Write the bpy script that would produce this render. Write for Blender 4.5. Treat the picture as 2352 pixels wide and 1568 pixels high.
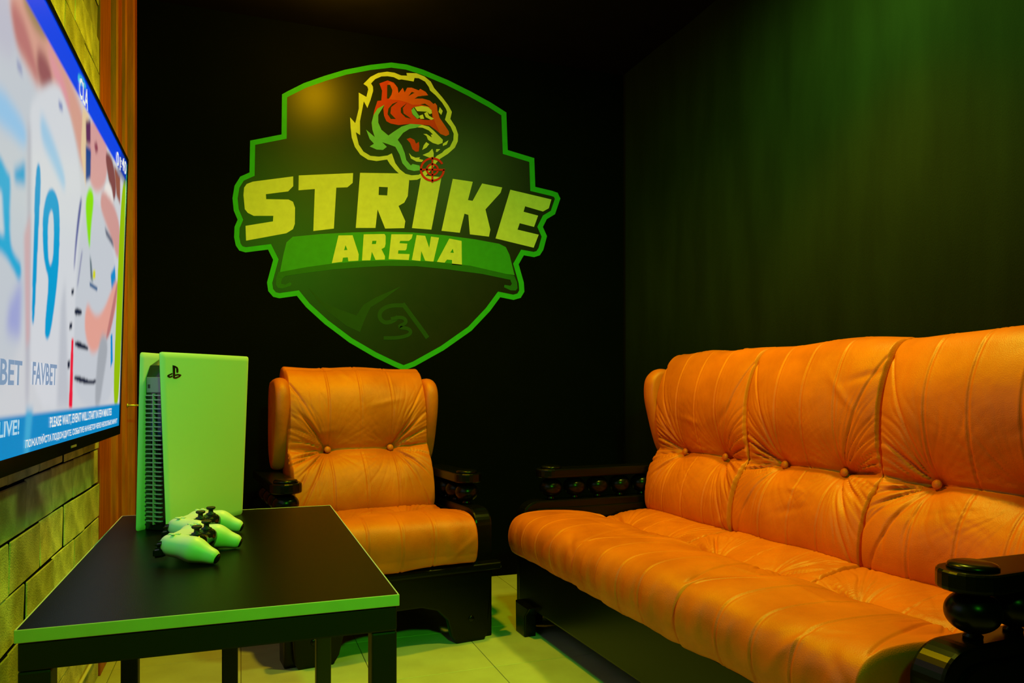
import bpy, bmesh, math, random
import numpy as np
from mathutils import Vector, Matrix
from mathutils.geometry import tessellate_polygon

for o in list(bpy.data.objects):
    bpy.data.objects.remove(o)
random.seed(7)
SC = bpy.context.scene
COL = SC.collection
R = math.radians

# ------------------------------------------------------------------ camera
FPX, CX, HY = 1720.0, 1176.0, 893.0          # focal length, centre column, horizon row (2352 x 1568)
TH = R(19.9)                                 # yaw to the right of the room's long axis
CZ = 0.93
cam = bpy.data.cameras.new('camera')
cam.sensor_width = 36.0
cam.lens = 36.0 * FPX / 2352
cam.shift_y = (HY - 784.0) / 2352
cam.clip_start = 0.02
camo = bpy.data.objects.new('camera', cam)
COL.objects.link(camo)
camo.location = (0, 0, CZ)
camo.rotation_euler = (R(90), 0, -TH)
SC.camera = camo

# ------------------------------------------------------------------ world, lights, exposure
w = bpy.data.worlds.new('world')
SC.world = w
w.use_nodes = True
w.node_tree.nodes['Background'].inputs[0].default_value = (0.5, 0.8, 0.05, 1)
w.node_tree.nodes['Background'].inputs[1].default_value = 0.002

def lamp(name, kind, loc, energy, color, size=0.1, target=None, spot=None):
    l = bpy.data.lights.new(name, kind)
    l.energy = energy
    l.color = color
    if kind == 'AREA':
        l.shape = 'DISK'
        l.size = size
    else:
        l.shadow_soft_size = size
    if spot:
        l.spot_size = R(spot)
        l.spot_blend = 0.8
    o = bpy.data.objects.new(name, l)
    COL.objects.link(o)
    o.location = loc
    if target is not None:
        d = Vector(target) - Vector(loc)
        o.rotation_euler = d.to_track_quat('-Z', 'Y').to_euler()
    return o

lamp('amber_ceiling_lamp', 'POINT', (0.36, 3.02, 2.46), 13, (1.0, 0.52, 0.0), 0.05)
lamp('warm_downlight', 'SPOT', (0.48, 2.34, 2.55), 104, (1.0, 0.66, 0.0), 0.05, (0.54, 2.34, 0), 140)
lamp('sofa_downlight', 'SPOT', (1.40, 1.75, 2.52), 70, (1.0, 0.44, 0.0), 0.04, (1.40, 1.75, 0), 86)
lamp('green_ceiling_lamp', 'AREA', (1.40, 1.75, 2.53), 20, (0.42, 1.0, 0.08), 0.25, (1.40, 1.75, 0))
lamp('green_spot', 'SPOT', (0.45, -0.60, 2.25), 172, (0.07, 1.0, 0.02), 0.12, (0.46, 2.5, 1.12), 74)

SC.view_settings.view_transform = 'Standard'
SC.view_settings.look = 'None'
SC.view_settings.gamma = 1.0
SC.view_settings.exposure = 0.0
SC.view_settings.use_curve_mapping = False

# ------------------------------------------------------------------ helpers
cT, sT = math.cos(TH), math.sin(TH)

def ray(px, py):
    """room-space direction of the sight line through a photograph pixel"""
    r = (px - CX) / FPX
    return Vector((r * cT + sT, -r * sT + cT, (HY - py) / FPX))

def on_plane(px, py, p0, n):
    d = ray(px, py)
    o = Vector((0, 0, CZ))
    t = (Vector(p0) - o).dot(Vector(n)) / d.dot(Vector(n))
    return o + d * t

def lin(c):
    return tuple(((v / 255) / 12.92 if v <= 10.3 else (((v / 255) + 0.055) / 1.055) ** 2.4) for v in c)

def new_mat(name, color, rough=0.5, metal=0.0, spec=0.5, coat=0.0, noise=0.0, nscale=20.0, bump=0.0, bscale=200.0,
            stretch=None, emit=None, estr=0.0, color2=None):
    m = bpy.data.materials.new(name)
    m.use_nodes = True
    nt = m.node_tree
    b = nt.nodes['Principled BSDF']
    b.inputs['Base Color'].default_value = (*color, 1)
    b.inputs['Roughness'].default_value = rough
    b.inputs['Metallic'].default_value = metal
    b.inputs['Specular IOR Level'].default_value = spec
    b.inputs['Coat Weight'].default_value = coat
    b.inputs['Coat Roughness'].default_value = 0.15
    tc = nt.nodes.new('ShaderNodeTexCoord')
    mp = nt.nodes.new('ShaderNodeMapping')
    nt.links.new(tc.outputs['Object'], mp.inputs['Vector'])
    if stretch:
        mp.inputs['Scale'].default_value = stretch
    if noise > 0 or color2:
        n = nt.nodes.new('ShaderNodeTexNoise')
        n.inputs['Scale'].default_value = nscale
        n.inputs['Detail'].default_value = 6
        nt.links.new(mp.outputs['Vector'], n.inputs['Vector'])
        mx = nt.nodes.new('ShaderNodeMix')
        mx.data_type = 'RGBA'
        c2 = color2 if color2 else tuple(v * (1 - noise) for v in color)
        mx.inputs[6].default_value = (*color, 1)
        mx.inputs[7].default_value = (*c2, 1)
        rp = nt.nodes.new('ShaderNodeValToRGB')
        rp.color_ramp.elements[0].position = 0.35
        rp.color_ramp.elements[1].position = 0.68
        nt.links.new(n.outputs['Fac'], rp.inputs['Fac'])
        nt.links.new(rp.outputs['Color'], mx.inputs[0])
        nt.links.new(mx.outputs[2], b.inputs['Base Color'])
    if bump > 0:
        n2 = nt.nodes.new('ShaderNodeTexNoise')
        n2.inputs['Scale'].default_value = bscale
        n2.inputs['Detail'].default_value = 4
        nt.links.new(mp.outputs['Vector'], n2.inputs['Vector'])
        bp = nt.nodes.new('ShaderNodeBump')
        bp.inputs['Strength'].default_value = bump
        bp.inputs['Distance'].default_value = 0.004
        nt.links.new(n2.outputs['Fac'], bp.inputs['Height'])
        nt.links.new(bp.outputs['Normal'], b.inputs['Normal'])
    if emit:
        b.inputs['Emission Color'].default_value = (*emit, 1)
        b.inputs['Emission Strength'].default_value = estr
    return m

M = {}
M['wall_black'] = new_mat('black_wall_paint', (0.0011, 0.0013, 0.0010), 0.8, spec=0.05, noise=0.3, nscale=6, bump=0.25, bscale=180)
M['wall_green'] = new_mat('dark_fabric_wall', (0.011, 0.019, 0.009), 0.9, spec=0.1, noise=0.35, nscale=3, bump=0.5, bscale=300, stretch=(1, 3, 0.6))
M['ceiling'] = new_mat('black_ceiling_paint', (0.004, 0.003, 0.0025), 0.8, spec=0.1, noise=0.3, nscale=8)
M['mortar'] = new_mat('dark_mortar', (0.003, 0.003, 0.002), 0.95, spec=0.1, noise=0.5, nscale=60, bump=0.4)
M['brick_a'] = new_mat('pale_brick_a', (0.72, 0.70, 0.5), 0.9, spec=0.2, noise=0.5, nscale=14, bump=0.8, bscale=260)
M['brick_b'] = new_mat('pale_brick_b', (0.62, 0.58, 0.4), 0.9, spec=0.2, noise=0.5, nscale=10, bump=0.8, bscale=260)
M['brick_c'] = new_mat('pale_brick_c', (0.78, 0.74, 0.5), 0.9, spec=0.2, noise=0.45, nscale=18, bump=0.8, bscale=260)
M['wood'] = new_mat('red_brown_pine', (0.55, 0.115, 0.016), 0.5, spec=0.4, nscale=9, stretch=(6, 6, 0.5), color2=(0.33, 0.060, 0.010), bump=0.15, bscale=60)
M['tile'] = new_mat('cream_floor_tile', (0.50, 0.58, 0.42), 0.35, spec=0.4, noise=0.22, nscale=7, color2=(0.42, 0.47, 0.33))
M['grout'] = new_mat('grey_grout', (0.20, 0.19, 0.13), 0.9)
M['leather'] = new_mat('tan_leather', (0.72, 0.150, 0.010), 0.42, spec=0.45, nscale=7, color2=(0.56, 0.105, 0.007), bump=0.22, bscale=420)
lt = M['leather'].node_tree
_b = lt.nodes['Principled BSDF']
_n = lt.nodes.new('ShaderNodeTexNoise'); _n.inputs['Scale'].default_value = 9; _n.inputs['Detail'].default_value = 2; _n.inputs['Distortion'].default_value = 0.4
_tc = lt.nodes.new('ShaderNodeTexCoord'); lt.links.new(_tc.outputs['Object'], _n.inputs['Vector'])
_bp = lt.nodes.new('ShaderNodeBump'); _bp.inputs['Strength'].default_value = 0.30; _bp.inputs['Distance'].default_value = 0.012
lt.links.new(_n.outputs['Fac'], _bp.inputs['Height'])
_old = _b.inputs['Normal'].links[0].from_node
lt.links.new(_bp.outputs['Normal'], _old.inputs['Normal'])
M['lacquer'] = new_mat('black_lacquered_wood', (0.003, 0.0028, 0.0025), 0.27, spec=0.2, noise=0.4, nscale=30, stretch=(1, 1, 6))
M['tabletop'] = new_mat('black_laminate', (0.006, 0.005, 0.004), 0.30, spec=0.06, noise=0.3, nscale=90, bump=0.12, bscale=700)
M['white_edge'] = new_mat('white_edge_band', (0.72, 0.72, 0.66), 0.4, noise=0.06, nscale=40)
M['metal_black'] = new_mat('black_powder_coat', (0.010, 0.010, 0.010), 0.45, spec=0.4, bump=0.1, bscale=900)
M['white_plastic'] = new_mat('white_plastic', (0.74, 0.75, 0.74), 0.42, spec=0.4, bump=0.04, bscale=1500)
M['gloss_black'] = new_mat('gloss_black_plastic', (0.008, 0.008, 0.010), 0.12, spec=0.5)
M['matt_black'] = new_mat('matt_black_plastic', (0.012, 0.012, 0.014), 0.5, spec=0.4)
M['vent'] = new_mat('vent_screen_sheen', (0.34, 0.34, 0.37), 0.32, spec=0.5)  # grey lightened to carry the television's reflections on the slats
M['port_panel'] = new_mat('grey_port_panel', (0.20, 0.20, 0.22), 0.3, spec=0.5)
M['brass'] = new_mat('pale_brass', (0.75, 0.70, 0.35), 0.3, metal=0.6)
M['cord'] = new_mat('white_cord', (0.7, 0.7, 0.6), 0.5)
def paint(n, c): return new_mat('paint_' + n, c, 0.6, spec=0.25, noise=0.10, nscale=30)
M['p_green'] = paint('green', (0.025, 0.42, 0.035))
M['p_ribbon'] = paint('ribbon_green', (0.035, 0.29, 0.035))
M['p_green_dark'] = paint('deep_green', (0.014, 0.13, 0.014))
M['p_field'] = new_mat('paint_field', (0.011, 0.007, 0.005), 0.38, spec=0.32, noise=0.3, nscale=12)
M['p_dark'] = paint('near_black', (0.020, 0.020, 0.012))
M['p_ghost'] = paint('ghost_green', (0.009, 0.055, 0.010))
M['p_cream'] = paint('cream', (0.66, 0.68, 0.30))
M['p_red'] = paint('red', (0.62, 0.035, 0.012))
M['p_orange'] = paint('orange_red', (0.72, 0.085, 0.014))
M['p_teal'] = paint('sage', (0.16, 0.50, 0.40))
M['p_sight'] = paint('crimson', (0.75, 0.010, 0.018))

def link(name, me, parent=None, m=None, smooth=False):
    o = bpy.data.objects.new(name, me)
    COL.objects.link(o)
    if m is not None and not me.materials:
        me.materials.append(m)
    if parent:
        o.parent = parent
    if smooth:
        me.polygons.foreach_set('use_smooth', [True] * len(me.polygons))
    return o

def mesh(name, vs, fs):
    me = bpy.data.meshes.new(name)
    me.from_pydata([tuple(v) for v in vs], [], fs)
    me.update()
    return me

def bm_mesh(name, bm, fix=True):
    if fix:
        bmesh.ops.recalc_face_normals(bm, faces=bm.faces)
    me = bpy.data.meshes.new(name)
    bm.to_mesh(me)
    bm.free()
    return me

def empty(name, loc=(0, 0, 0), rz=0.0):
    o = bpy.data.objects.new(name, None)
    COL.objects.link(o)
    o.empty_display_size = 0.05
    o.location = loc
    o.rotation_euler = (0, 0, rz)
    return o

def tag(o, label=None, cat=None, group=None, kind=None):
    if label: o['label'] = label
    if cat: o['category'] = cat
    if group: o['group'] = group
    if kind: o['kind'] = kind
    return o

def box_me(name, lo, hi, bev=0.0, seg=2):
    bm = bmesh.new()
    bmesh.ops.create_cube(bm, size=1.0)
    for v in bm.verts:
        v.co = Vector([lo[i] + (v.co[i] + 0.5) * (hi[i] - lo[i]) for i in range(3)])
    if bev > 0:
        bmesh.ops.bevel(bm, geom=list(bm.edges), offset=bev, segments=seg, affect='EDGES', profile=0.6)
    return bm_mesh(name, bm)

def box(name, lo, hi, m, parent=None, bev=0.0, seg=2):
    return link(name, box_me(name, lo, hi, bev, seg), parent, m)

def prism_me(name, pts, fn, a, b, bev=0.0, seg=2):
    """closed outline pts (2-D) extruded from a to b; fn(u, v, w) -> xyz"""
    bm = bmesh.new()
    n = len(pts)
    A = [bm.verts.new(fn(p[0], p[1], a)) for p in pts]
    B = [bm.verts.new(fn(p[0], p[1], b)) for p in pts]
    fa = bm.faces.new(A)
    fb = bm.faces.new(list(reversed(B)))
    for i in range(n):
        j = (i + 1) % n
        bm.faces.new((A[j], A[i], B[i], B[j]))
    bmesh.ops.recalc_face_normals(bm, faces=bm.faces)
    if bev > 0:
        es = list(fa.edges) + list(fb.edges)
        bmesh.ops.bevel(bm, geom=es, offset=bev, segments=seg, affect='EDGES', profile=0.6)
    bmesh.ops.triangulate(bm, faces=[f for f in bm.faces if len(f.verts) > 4])
    return bm_mesh(name, bm)

def prism(name, pts, fn, a, b, m, parent=None, bev=0.0, seg=2):
    return link(name, prism_me(name, pts, fn, a, b, bev, seg), parent, m)

def lathe_me(name, prof, n=28, axis=None):
    vs, fs = [], []
    for (r, z) in prof:
        for k in range(n):
            a = 2 * math.pi * k / n
            vs.append((r * math.cos(a), r * math.sin(a), z))
    for i in range(len(prof) - 1):
        for k in range(n):
            k2 = (k + 1) % n
            fs.append((i * n + k, i * n + k2, (i + 1) * n + k2, (i + 1) * n + k))
    fs.append(tuple(reversed(range(n))))
    fs.append(tuple(range((len(prof) - 1) * n, len(prof) * n)))
    me = mesh(name, vs, fs)
    me.polygons.foreach_set('use_smooth', [True] * len(me.polygons))
    return me

def tube_me(name, pts, r, n=8):
    vs, fs = [], []
    pts = [Vector(p) for p in pts]
    for i, p in enumerate(pts):
        t = (pts[min(i + 1, len(pts) - 1)] - pts[max(i - 1, 0)]).normalized()
        a = t.orthogonal().normalized()
        if i and abs(a.dot(pa)) < 0.98:
            a = (pa - t * pa.dot(t)).normalized()
        pa = a
        b = t.cross(a)
        for k in range(n):
            g = 2 * math.pi * k / n
            vs.append(p + (a * math.cos(g) + b * math.sin(g)) * r)
    for i in range(len(pts) - 1):
        for k in range(n):
            k2 = (k + 1) % n
            fs.append((i * n + k, i * n + k2, (i + 1) * n + k2, (i + 1) * n + k))
    fs.append(tuple(reversed(range(n))))
    fs.append(tuple(range((len(pts) - 1) * n, len(pts) * n)))
    me = mesh(name, vs, fs)
    me.polygons.foreach_set('use_smooth', [True] * len(me.polygons))
    return me

def chaikin(pts, it=2, closed=False):
    pts = [tuple(p) for p in pts]
    for _ in range(it):
        out = []
        n = len(pts)
        if not closed:
            out.append(pts[0])
        for i in range(n if closed else n - 1):
            a, b = pts[i], pts[(i + 1) % n]
            out.append(tuple(0.75 * a[k] + 0.25 * b[k] for k in range(len(a))))
            out.append(tuple(0.25 * a[k] + 0.75 * b[k] for k in range(len(a))))
        if not closed:
            out.append(pts[-1])
        pts = out
    return pts

# ------------------------------------------------------------------ the room
XL, XR, YB, YF, ZC = -0.44, 1.90, 3.53, -1.75, 2.59
def struct(o, label=None):
    o['kind'] = 'structure'
    if label: o['label'] = label
    return o

# floor: joint bed, then tiles laid on it
floor = struct(box('floor', (XL - 0.1, YF - 0.1, -0.08), (XR + 0.1, YB + 0.1, -0.004), M['grout']), 'cream square tile floor with thin dark joints')
tile_me = box_me('tile', (0.0012, 0.0012, -0.0045), (0.3988, 0.3988, 0.0), 0.0008, 1)
tile_me.materials.append(M['tile'])
for i in range(-2, 5):
    for j in range(-11, 4):
        x0, y0 = 0.4 * i, 2.38 + 0.4 * j
        if x0 + 0.4 < XL or x0 > XR or y0 > YB or y0 + 0.4 < YF: continue
        lo = (max(x0 + .0012, XL), max(y0 + .0012, YF)); hi = (min(x0 + .3988, XR), min(y0 + .3988, YB))
        if hi[0] - lo[0] > 0.396 and hi[1] - lo[1] > 0.396:
            t = link('tile', tile_me, floor)
            t.location = (x0, y0, 0)
        else:
            link('tile', box_me('tile', (*lo, -0.0045), (*hi, 0.0), 0.0008, 1), floor, M['tile'])

struct(box('ceiling', (XL - 0.1, YF - 0.1, ZC), (XR + 0.1, YB + 0.1, ZC + 0.08), M['ceiling']), 'black painted ceiling')
struct(box('wall_back', (XL - 0.1, YB, 0), (XR + 0.1, YB + 0.1, ZC), M['wall_black']), 'black painted wall behind the armchair')
struct(box('wall_front', (XL - 0.1, YF - 0.1, 0), (XR + 0.1, YF, ZC), M['wall_black']))

# right wall: dark fabric-like face with very faint upright waves
vs, fs = [], []
NY, NZ = 160, 2
for i in range(NY + 1):
    y = YF + (YB - YF) * i / NY
    dx = 0.004 * math.sin(y * 7.0) + 0.0012 * math.sin(y * 17.0 + 1.3) + 0.0004 * math.sin(y * 47 + .4)
    for z in (0, ZC):
        vs.append((XR + 0.008 + dx, y, z))
    for z in (0, ZC):
        vs.append((XR + 0.10, y, z))
for i in range(NY):
    a, b = 4 * i, 4 * (i + 1)
    fs += [(a, a + 1, b + 1, b), (a + 3, a + 2, b + 2, b + 3), (a + 1, a + 3, b + 3, b + 1), (a + 2, a, b, b + 2)]
fs += [(0, 2, 3, 1), (4 * NY, 4 * NY + 1, 4 * NY + 3, 4 * NY + 2)]
struct(link('wall_right', mesh('wall_right', vs, fs), None, M['wall_green'], True), 'dark green-black wall behind the sofa')

# left wall: mortar bed and single bricks in running bond
YE = 2.735
wl = struct(box('wall_left', (XL - 0.12, YF, 0), (XL - 0.014, YB, ZC), M['mortar']), 'pale brick wall behind the television')
variants = []
def joint_shadow_sides(me):
    """the joint faces of a brick take the dark mortar as painted joint shadow"""
    me.materials.append(M['mortar'])
    for f in me.polygons:
        if f.normal.x < 0.3: f.material_index = 1  # sides darkened for the shade within the joint
for k in range(6):
    bm = bmesh.new()
    bmesh.ops.create_cube(bm, size=1.0)
    for v in bm.verts:
        v.co = Vector((v.co.x * 0.022, v.co.y * 0.2450, v.co.z * 0.1056))
        v.co += Vector((random.uniform(-.0025, .0025) if v.co.x > 0 else 0, random.uniform(-.0012, .0012), random.uniform(-.0012, .0012)))
    bmesh.ops.bevel(bm, geom=list(bm.edges), offset=0.0022, segments=1, affect='EDGES')
    me = bm_mesh('brick', bm)
    me.materials.append(M['brick_' + 'abcabc'[k]])
    joint_shadow_sides(me)
    variants.append(me)
z0 = 0.517 - 0.11 * 4
for c in range(-1, 20):
    zb = z0 + 0.11 * c
    zt = zb + 0.11
    if zt > ZC: zt = ZC
    off = 0.0 if (c % 2 == 0) else 0.125
    y = YE + (0.0 if off == 0 else 0.125)
    while y > -0.2:
        ya, yb = y - 0.25, min(y, YE)
        full = (yb - ya > 0.24) and zb >= 0 and (zt - zb > 0.1)
        h = zt - max(zb, 0)
        if h > 0.02:
            if full:
                b = link('brick', random.choice(variants), wl)
                b.location = (XL - 0.004 + random.uniform(-.002, .003), (ya + yb) / 2, (zb + zt) / 2)
                b.rotation_euler = (random.uniform(-.004, .004), random.uniform(-.012, .012), random.uniform(-.012, .012))
            else:
                b = box('brick', (XL - .015, ya + .002, max(zb, 0) + .002), (XL + .006 + random.uniform(-.002, .003), yb - .002, zt - .002), M['brick_' + random.choice('abc')], wl, .002, 1)
                joint_shadow_sides(b.data)
        y -= 0.25

# wooden boarding between the bricks and the back wall
tw = struct(empty('trim_1'), 'red-brown wooden boarding with upright ridges in the corner')
edges = [YE + .002, 2.955, 3.155, 3.345, YB - .002]
depth = [0.012, 0.020, 0.014, 0.026]
for k in range(4):
    box('board', (XL - .013, edges[k], 0), (XL + depth[k], edges[k + 1], ZC - .002), M['wood'], tw, .003)
for yy, pr in ((2.955, .034), (3.155, .036), (3.345, .040)):
    prism('ridge', [(yy - .014, XL + .010), (yy - .010, XL + pr - .006), (yy - .004, XL + pr), (yy + .006, XL + pr), (yy + .013, XL + pr - .008), (yy + .016, XL + .010)],
          lambda u, v, z: (v, u, z), 0.0, ZC - .002, M['wood'], tw, .002)

# ------------------------------------------------------------------ painted emblem on the back wall
emb = empty('wall_emblem', (0, YB, 0))
tag(emb, 'green shield emblem with snarling tiger head and STRIKE ARENA lettering on black wall', 'emblem')

def ZA(p): return (500 + p[0] / 2.1195, 120 + p[1] / 2.1195)
def ZT(p): return (790 + p[0] / 5.6, 150 + p[1] / 5.6)
def ZL(p): return (530 + p[0] / 5.88, 380 + p[1] / 5.88)
def ZR(p): return (880 + p[0] / 5.6, 380 + p[1] / 5.6)
def ZB(p): return (590 + p[0] / 3.675, 580 + p[1] / 3.675)

def to_wall(p):
    v = on_plane(p[0], p[1], (0, YB, 0), (0, 1, 0))
    return (v.x, v.z)

def flat_me(name, loops, fn, off, base=0.0):
    """filled outline(s) with holes, raised to `off`, with edge walls down to `base`"""
    tris = tessellate_polygon([[Vector((p[0], p[1], 0)) for p in l] for l in loops])
    allp = [p for l in loops for p in l]
    n = len(allp)
    vs = [fn(p[0], p[1], off) for p in allp] + [fn(p[0], p[1], base) for p in allp]
    fs = [tuple(t) for t in tris]
    i0 = 0
    for l in loops:
        m = len(l)
        for i in range(m):
            a, b = i0 + i, i0 + (i + 1) % m
            fs.append((a, b, n + b, n + a))
        i0 += m
    bm = bmesh.new()
    bv = [bm.verts.new(v) for v in vs]
    for f in fs:
        try: bm.faces.new([bv[i] for i in f])
        except ValueError: pass
    return bm_mesh(name, bm)

def wall_fn(x, z, d): return (x, -d, z)

def deco(name, conv, loops, lvl, m, parent=None, smooth=0):
    if not isinstance(loops[0][0], (tuple, list)): loops = [loops]
    L = []
    for l in loops:
        if smooth: l = chaikin(l, smooth, True)
        L.append([to_wall(conv(p)) for p in l])
    return link(name, flat_me(name, L, wall_fn, 0.0006 + 0.0004 * lvl), parent or emb, M[m])

def strip(name, conv, pts, wd, lvl, m):
    pts = chaikin(pts, 2)
    o = stroke(pts, wd); n = len(pts)
    P = [to_wall(conv(p)) for p in o]
    vs = [wall_fn(p[0], p[1], 0.0006 + 0.0004 * lvl) for p in P]
    fs = [(i, i + 1, 2 * n - 2 - i, 2 * n - 1 - i) for i in range(n - 1)]
    return link(name, mesh(name, vs, fs), emb, M[m])

def stroke(pts, wd):
    Lp, Rp = [], []
    for i, p in enumerate(pts):
        a = pts[max(i - 1, 0)]; b = pts[min(i + 1, len(pts) - 1)]
        dx, dy = b[0] - a[0], b[1] - a[1]
        l = math.hypot(dx, dy) or 1
        Lp.append((p[0] - dy / l * wd / 2, p[1] + dx / l * wd / 2))
        Rp.append((p[0] + dy / l * wd / 2, p[1] - dx / l * wd / 2))
    return Lp + Rp[::-1]

outer = [(845,50),(740,62),(620,85),(520,115),(420,150),(340,190),(313,205),(311,400),(158,430),(155,585),(110,605),(82,650),(72,710),(78,770),(97,815),
         (82,850),(80,900),(88,940),(105,965),(135,974),(245,960),(270,1010),(240,1120),(246,1162),(270,1190),(300,1197),(385,1185),
         (430,1240),(520,1322),(640,1412),(760,1482),(860,1530),(905,1549),(960,1528),(1100,1450),(1235,1355),(1325,1260),(1375,1192),(1440,1205),(1475,1195),(1493,1165),
         (1490,1120),(1465,1032),(1490,988),(1540,997),(1568,988),(1585,962),(1603,895),(1583,850),(1602,812),(1642,788),(1668,712),(1655,684),(1630,675),(1546,655),
         (1541,515),(1412,476),(1405,293),(1330,245),(1230,190),(1120,135),(1000,85),(920,60)]
def inset(poly, d):
    out = []
    n = len(poly)
    ar = sum(poly[i][0] * poly[(i + 1) % n][1] - poly[(i + 1) % n][0] * poly[i][1] for i in range(n))
    sg = 1 if ar > 0 else -1
    for i in range(n):
        p0, p, p1 = Vector(poly[i - 1]), Vector(poly[i]), Vector(poly[(i + 1) % n])
        e0, e1 = (p - p0).normalized(), (p1 - p).normalized()
        n0, n1 = Vector((-e0.y, e0.x)) * sg, Vector((-e1.y, e1.x)) * sg
        k = max(1 + n0.dot(n1), 0.45)
        q = p + (n0 + n1) / k * d
        out.append((q.x, q.y))
    return out
deco('shield_border', ZA, outer, 0, 'p_green')
deco('shield_field', ZA, inset(outer, 25), 1, 'p_field')
# dark ground behind the lettering
# ribbon
rib_t = [(335,925),(365,898),(500,885),(650,877),(800,873),(950,877),(1100,890),(1250,910),(1370,932),(1402,948),(1420,985),(1445,1085)]
deco('ribbon', ZA, rib_t + [(1300,1062),(1150,1048),(1000,1034),(870,1030),(720,1036),(560,1050),(430,1066),(300,1085),(320,985)], 2, 'p_ribbon')
deco('ribbon_fold', ZB, [(190,165),(420,122),(640,92),(900,70),(1200,64),(1500,76),(1800,110),(2170,195),(2150,232),(1900,180),(1600,140),(1350,115),(1100,112),(900,122),(640,142),(420,170),(240,197),(215,215),(180,200)], 3, 'p_green_dark')
deco('ribbon_curl', ZB, [(183,160),(238,196),(210,225),(205,262),(240,270),(280,250),(294,262),(282,280),(215,302),(178,298),(160,270),(165,210)], 2, 'p_green_dark')
deco('ribbon_curl', ZB, [(2172,195),(2195,250),(2200,300),(2185,320),(2140,318),(2085,292),(2090,272),(2140,280),(2152,262),(2140,235)], 2, 'p_green_dark')
# lettering
deco('letter', ZL, [(843,148),(843,280),(775,350),(475,388),(478,455),(780,460),(840,490),(868,570),(865,790),(840,860),(750,915),(207,1015),(200,815),(570,755),(575,680),(310,680),(230,640),(190,590),(172,400),(180,300),(215,250),(300,218)], 2, 'p_cream')['label'] = 'letter S'
deco('letter', ZL, [(918,135),(1652,103),(1646,235),(1575,295),(1425,300),(1392,852),(1115,885),(1135,318),(915,335)], 2, 'p_cream')['label'] = 'letter T'
deco('letter', ZA, [[(693,587),(905,590),(925,600),(932,622),(925,700),(908,732),(880,748),(913,822),(908,856),(815,858),(778,765),(768,855),(672,855)], [(785,655),(828,657),(825,697),(783,695)]], 2, 'p_cream')['label'] = 'letter R'
deco('letter', ZR, [(490,130),(750,150),(620,825),(370,805)], 2, 'p_cream')['label'] = 'letter I'
deco('letter', ZR, [(895,172),(1152,210),(1090,445),(1150,455),(1272,232),(1530,283),(1510,350),(1315,565),(1378,825),(1360,915),(1115,885),(1095,635),(1045,620),(985,865),(750,840)], 2, 'p_cream')['label'] = 'letter K'
deco('letter', ZR, [(1635,312),(2163,437),(2130,550),(2055,592),(1825,525),(1805,595),(1992,645),(1940,790),(1755,742),(1728,825),(2000,890),(1935,1057),(1445,938)], 2, 'p_cream')['label'] = 'letter E'
deco('small_letter', ZL, [[(1455,945),(1645,942),(1728,1200),(1722,1285),(1588,1293),(1580,1240),(1515,1245),(1505,1300),(1365,1318)], [(1550,1075),(1575,1140),(1530,1145)]], 3, 'p_cream')
deco('small_letter', ZL, [[(1795,930),(2075,925),(2092,950),(2090,1060),(2078,1105),(2035,1130),(2082,1225),(2080,1270),(1955,1275),(1905,1165),(1885,1280),(1772,1283)], [(1912,1018),(1968,1016),(1960,1060),(1905,1062)]], 3, 'p_cream')
deco('small_letter', ZR, [(105,885),(380,885),(365,940),(330,970),(218,970),(210,1000),(310,1005),(300,1075),(285,1092),(195,1092),(190,1135),(340,1140),(328,1215),(70,1205)], 3, 'p_cream')
deco('small_letter', ZR, [(430,895),(540,905),(592,1060),(615,915),(718,928),(645,1238),(540,1225),(490,1100),(478,1228),(368,1215)], 3, 'p_cream')
deco('small_letter', ZR, [[(850,940),(1008,970),(1012,1285),(885,1275),(885,1215),(820,1210),(790,1250),(690,1240)], [(895,1070),(908,1125),(862,1120)]], 3, 'p_cream')
# faint mark in the lower point of the shield
deco('faint_wing', ZB, [(430,290),(560,420),(700,480),(840,530),(900,440),(1000,380),(1215,285),(1060,400),(960,460),(920,540),(880,640),(870,670),(760,620),(600,500),(500,390)], 2, 'p_ghost')
deco('faint_wing', ZB, [(2030,330),(1900,440),(1780,500),(1640,540),(1560,480),(1480,440),(1380,400),(1500,500),(1560,580),(1600,650),(1720,600),(1880,480)], 2, 'p_field')
strip('faint_letter', ZB, [(1250,445),(1120,445),(1045,485),(1030,545),(1075,595),(1150,580),(1190,540)], 34, 2, 'p_ghost')
strip('faint_letter', ZB, [(1230,430),(1310,540),(1400,660),(1440,720)], 36, 3, 'p_ghost')
strip('faint_letter', ZB, [(1130,560),(1230,540),(1270,590),(1180,630),(1290,640),(1300,690),(1200,720),(1070,720)], 30, 4, 'p_ghost')
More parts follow.
